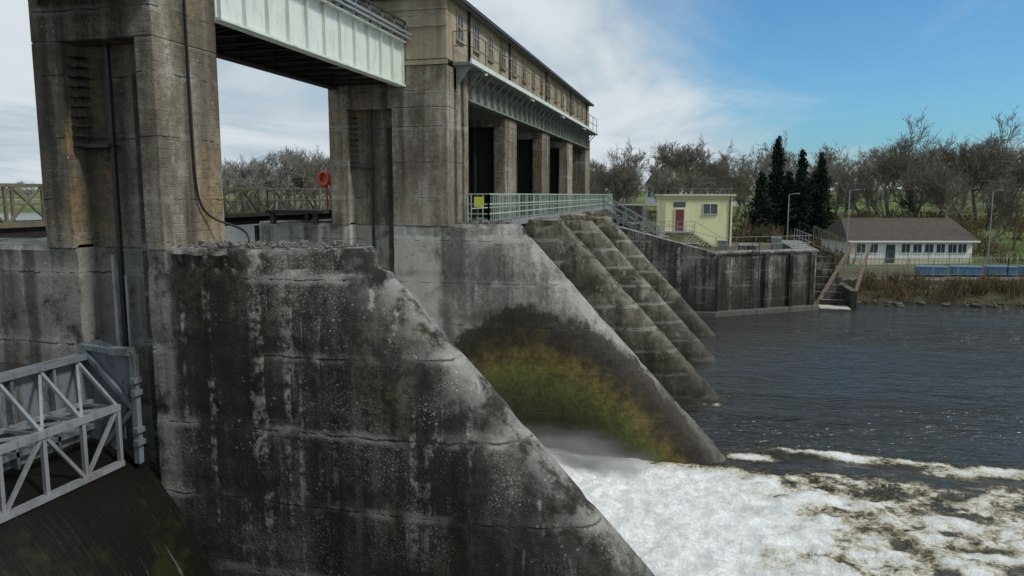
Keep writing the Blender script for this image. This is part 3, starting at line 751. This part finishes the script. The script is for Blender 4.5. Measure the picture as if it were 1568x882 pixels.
for i in range(3):
    a,b=bare_tree(40+i,12,.6,minr=.03,kids=(6,5,4,4,2)); TF.append(mesh_of(a,'bare_tree_far_mesh',[M_barkhaze]))
def inst(me,x,y,z,s,rot,par,name):
    o=bpy.data.objects.new(name,me); C.objects.link(o); o.location=(x,y,z); o.scale=(s,s,s*random.uniform(.9,1.1)); o.rotation_euler=(0,0,rot); o.parent=par; return o
grove=empty('woodland_row')
rr=random.Random(3)
for i in range(64):
    px=890+ (1900-890)*(i+rr.random())/64; d=rr.uniform(104,160)
    if 1290<px<1500 and d<112: d+=16
    if 965<px<1010: continue
    x,y=atb(bear(px),d); s=rr.uniform(.55,.92)*(1.0+ (d-105)/260)
    inst(rr.choice(TN),x,y,land(x,y)-.2,s,rr.random()*6.28,grove,'bare_tree')
for i in range(44):
    px=890+ (1900-890)*(i+rr.random())/44; d=rr.uniform(165,215)
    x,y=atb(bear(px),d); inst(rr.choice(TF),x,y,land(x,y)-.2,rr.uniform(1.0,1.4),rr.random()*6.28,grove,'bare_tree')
for px,d,s in ((1028,150,1.35),(935,112,.95),(950,118,.85),(1365,128,1.15),(1402,134,1.15),(1468,125,1.2),(1500,132,1.15),(1108,140,1.0),(1545,138,1.1)):
    x,y=atb(bear(px),d); o=bpy.data.objects.new('bare_tree',rr.choice(TB)); C.objects.link(o); o.location=(x,y,land(x,y)-.2); o.scale=(s*1.1,s*1.1,s); o.rotation_euler=(0,0,rr.random()*6)
far=empty('distant_woodland')
for i in range(50):
    b=rr.uniform(-30,32); d=rr.uniform(220,320); x,y=atb(b,d)
    if land(x,y)<-4: continue
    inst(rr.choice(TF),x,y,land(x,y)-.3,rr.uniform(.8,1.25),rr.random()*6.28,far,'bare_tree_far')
for i in range(38):
    px=330+240*(i+rr.random())/38; d=rr.uniform(138,165); x,y=atb(bear(px),d)
    inst(rr.choice(TF+TN[1:3]),x,y,max(-3.4,land(x,y))-.3,rr.uniform(.78,1.0)*(1.05 if px>370 else .85),rr.random()*6.28,far,'bare_tree_far')
for i in range(90):
    b=rr.uniform(-62,-25); d=rr.uniform(480,700); x,y=atb(b,d)
    inst(rr.choice(TF),x,y,max(-3.2,land(x,y))-.5,rr.uniform(.7,1.2),rr.random()*6.28,far,'bare_tree_far')

def conifer(seed,H=10):
    rng=random.Random(seed); a=MB();b=MB(); tube(a,Vector((0,0,-.5)),Vector((0,0,H)),.2,.02,6)
    lean=[rng.uniform(.75,1.25) for _ in range(8)]
    z=.5
    while z<H:
        R=((H-z)/H)**.85*2.5*rng.uniform(.85,1.1)+.1; n=rng.randint(5,8)
        for i in range(n):
            th=rng.random()*6.28; k8=lean[int(th/6.284*8)]*(1+.3*math.sin(z*1.7+th*2)); zz=z+rng.uniform(-.25,.25)
            r_=R*rng.uniform(.5,1.15)*k8; e=Vector((math.cos(th)*r_,math.sin(th)*r_,zz-r_*.18+rng.uniform(-.1,.3))); s=Vector((0,0,zz)); tube(a,s,e,.03,.01,3)
            for k in range(int(8+r_*17)):
                t=rng.random()**.6; p=s.lerp(e,t)+Vector((rng.gauss(0,.16),rng.gauss(0,.16),rng.gauss(-.1,.14))); leafq(b,p,rng.uniform(.08,.2),rng)
        z+=rng.uniform(.12,.24)
    return mesh_of(a,'conifer_mesh',[M_bark,M_con],b)
CM=[conifer(1),conifer(2),conifer(5)]
for i,(px,d,s,w) in enumerate(((1188,104,1.36,1.05),(1226,103,1.27,1.0),(1256,106,1.20,1.0),(1166,101,.90,1.05),(1207,107,.95,1.1),(1240,108,.85,1.1))):
    x,y=atb(bear(px),d); o=bpy.data.objects.new('conifer_tree',CM[i%3]); C.objects.link(o); o.location=(x,y,land(x,y)-.1); o.scale=(w,w,s); o.rotation_euler=(0,0,px)

def scrub(name,pts,hgt,dens,mat1,mat2,gmix=.3,tw=.012,leaf=.07):
    a=MB();b=MB();rng=random.Random(len(name)+len(pts))
    for (x,y,w) in pts:
        z=land(x,y); hh2=hgt*rng.uniform(.45,1.2)
        for k in range(dens):
            p=Vector((x+rng.gauss(0,w),y+rng.gauss(0,w),z-.05)); dz=Vector((rng.gauss(0,.35),rng.gauss(0,.35),1)).normalized()
            q=p+dz*hh2*rng.uniform(.4,1.); tube(a,p,q,tw*1.3,tw*.6,3)
            q2=q+Vector((rng.gauss(0,.4),rng.gauss(0,.4),rng.random()*.4))*hh2*.3; tube(a,p.lerp(q,.6),q2,tw,tw*.5,3)
            for _ in range(3 if rng.random()<gmix else 0): leafq(b,p.lerp(q,rng.random())+Vector((rng.gauss(0,.1),rng.gauss(0,.1),0)),leaf*rng.uniform(.6,1.4),rng)
    me=mesh_of(a,name,[mat1,mat2],b); o=bpy.data.objects.new(name,me); C.objects.link(o); return o
bp=[]
for i in range(95):
    x=12.5+rr.random()*40; y=65.2+.12*(x-11)+rr.random()*4.0+ (x-12)*.06
    bp.append((x,y,.4))
scrub('riverbank_scrub',bp,1.6,44,M_scrub,M_scrubg,.45,.016,.09)
rp=[(12+rr.random()*44,0,0) for i in range(130)]; rp=[(x,64.7+.12*(x-11)+rr.random()*.9,.3) for x,_,_ in rp]
scrub('riverbank_reeds',rp,.5,30,M_reed,M_scrubg,.8,.012,.09)
hp=[]
for i in range(150):
    px=900+rr.random()*750; d=rr.uniform(98,135) if px<1290 or px>1500 else rr.uniform(106,135); x,y=atb(bear(px),d); hp.append((x,y,.9))
scrub('hedgerow_scrub',hp,2.4,40,M_scrub,M_scrubg,.7,.028,.17)
hp=[]
for i in range(60):
    px=1120+rr.random()*170; d=rr.uniform(90,108); x,y=atb(bear(px),d); hp.append((x,y,.9))
scrub('bramble_thicket',hp,2.2,46,M_scrub,M_scrubg,.9,.025,.15)
hp=[]
for i in range(60):
    px=300+rr.random()*280; d=rr.uniform(130,150); x,y=atb(bear(px),d); hp.append((x,y,1.2))
scrub('lakeside_scrub',hp,2.6,36,M_barkhaze,M_reed,.5,.04,.2)

rk=MB(); 
def rock(c,s,rng):
    bm=bmesh.new(); bmesh.ops.create_icosphere(bm,subdivisions=2,radius=1)
    sc=Vector((rng.uniform(.7,1.3),rng.uniform(.7,1.3),rng.uniform(.4,.7)))*s; o=rng.random()*50
    b=len(rk.v)
    for v in bm.verts:
        k=1+noise.noise(v.co*1.3+Vector((o,0,0)))*.5; rk.v.append((c[0]+v.co.x*sc.x*k,c[1]+v.co.y*sc.y*k,c[2]+v.co.z*sc.z*k))
    for f in bm.faces: rk.f.append(tuple(b+v.index for v in f.verts))
    bm.free()
for i in range(110): x=11.8+rr.random()*50; rock((x,64.4+.12*(x-11)+rr.gauss(0,.4),WZ+.0+rr.random()*.12),rr.uniform(.1,.34),rr)
rk.obj('riprap_rocks',M_ab)

# ------------------------------------------------------------------ camera, light, sky
cam=bpy.data.cameras.new('camera'); co=bpy.data.objects.new('camera',cam); C.objects.link(co); S.camera=co
cam.sensor_width=36; cam.lens=26.0; cam.clip_end=8000; cam.clip_start=.1
co.location=(0,0,0); co.rotation_euler=(math.radians(90-7.2),0,math.radians(14.4))
sun=bpy.data.lights.new('sun','SUN'); so=bpy.data.objects.new('sun',sun); C.objects.link(so)
sun.energy=2.3; sun.angle=math.radians(10); sun.color=(1,.95,.87)
az=math.radians(100); el=math.radians(46)
dirv=Vector((math.sin(az)*math.cos(el),math.cos(az)*math.cos(el),math.sin(el)))
so.rotation_euler=dirv.to_track_quat('Z','Y').to_euler()
W=bpy.data.worlds.new('World'); S.world=W; W.use_nodes=True
t=NT(W)
sky=t.n('ShaderNodeTexSky',sky_type='NISHITA'); sky.sun_disc=False; sky.sun_elevation=el; sky.sun_rotation=az; sky.air_density=1.0; sky.dust_density=1.; sky.ozone_density=2.
D=t.n('ShaderNodeTexCoord').outputs['Generated']
xyz=t.n('ShaderNodeSeparateXYZ',{'Vector':D}).outputs
iz=t.math('DIVIDE',1.0,t.math('MAXIMUM',t.math('ADD',xyz[2],.14),.05))
pl=t.n('ShaderNodeVectorMath',operation='SCALE'); t.t.links.new(D,pl.inputs[0]); t.t.links.new(iz,pl.inputs['Scale'])
cn=t.noise(t.map(pl.outputs[0],(.7,.4,.3),(3.1,1.7,0)),1.3,6,.55,.6)
dt=t.n('ShaderNodeVectorMath',{0:D,1:(.36,.90,.25)},operation='DOT_PRODUCT').outputs['Value']
hole=t.math('MULTIPLY',t.sstep(dt,.86,.985),t.sstep(xyz[2],.30,.42,1,0))
hor=t.sstep(xyz[2],.0,.14,1,0)
cf=t.math('ADD',t.math('ADD',t.math('MULTIPLY',cn,2.0),-.06),t.math('SUBTRACT',t.math('MULTIPLY',hor,.32),t.math('MULTIPLY',hole,.93)))
cf=t.sstep(cf,.0,.95,.0,1.)
tint=t.n('ShaderNodeMix',data_type='RGBA',blend_type='MULTIPLY'); tint.inputs[0].default_value=1; t.t.links.new(sky.outputs[0],tint.inputs[6]); tint.inputs[7].default_value=(.52,.92,1.15,1)
b1=t.n('ShaderNodeBackground',{'Color':tint.outputs[2],'Strength':.115})
cc=t.mix(t.sstep(cn,.34,.62),(.45,.56,.65),(.74,.80,.84))
b2=t.n('ShaderNodeBackground',{'Color':cc,'Strength':.93})
ms=t.n('ShaderNodeMixShader',{0:cf,1:b1.outputs[0],2:b2.outputs[0]})
o=t.n('ShaderNodeOutputWorld'); t.t.links.new(ms.outputs[0],o.inputs[0])
S.view_settings.view_transform='Standard'; S.view_settings.look='None'; S.view_settings.exposure=0
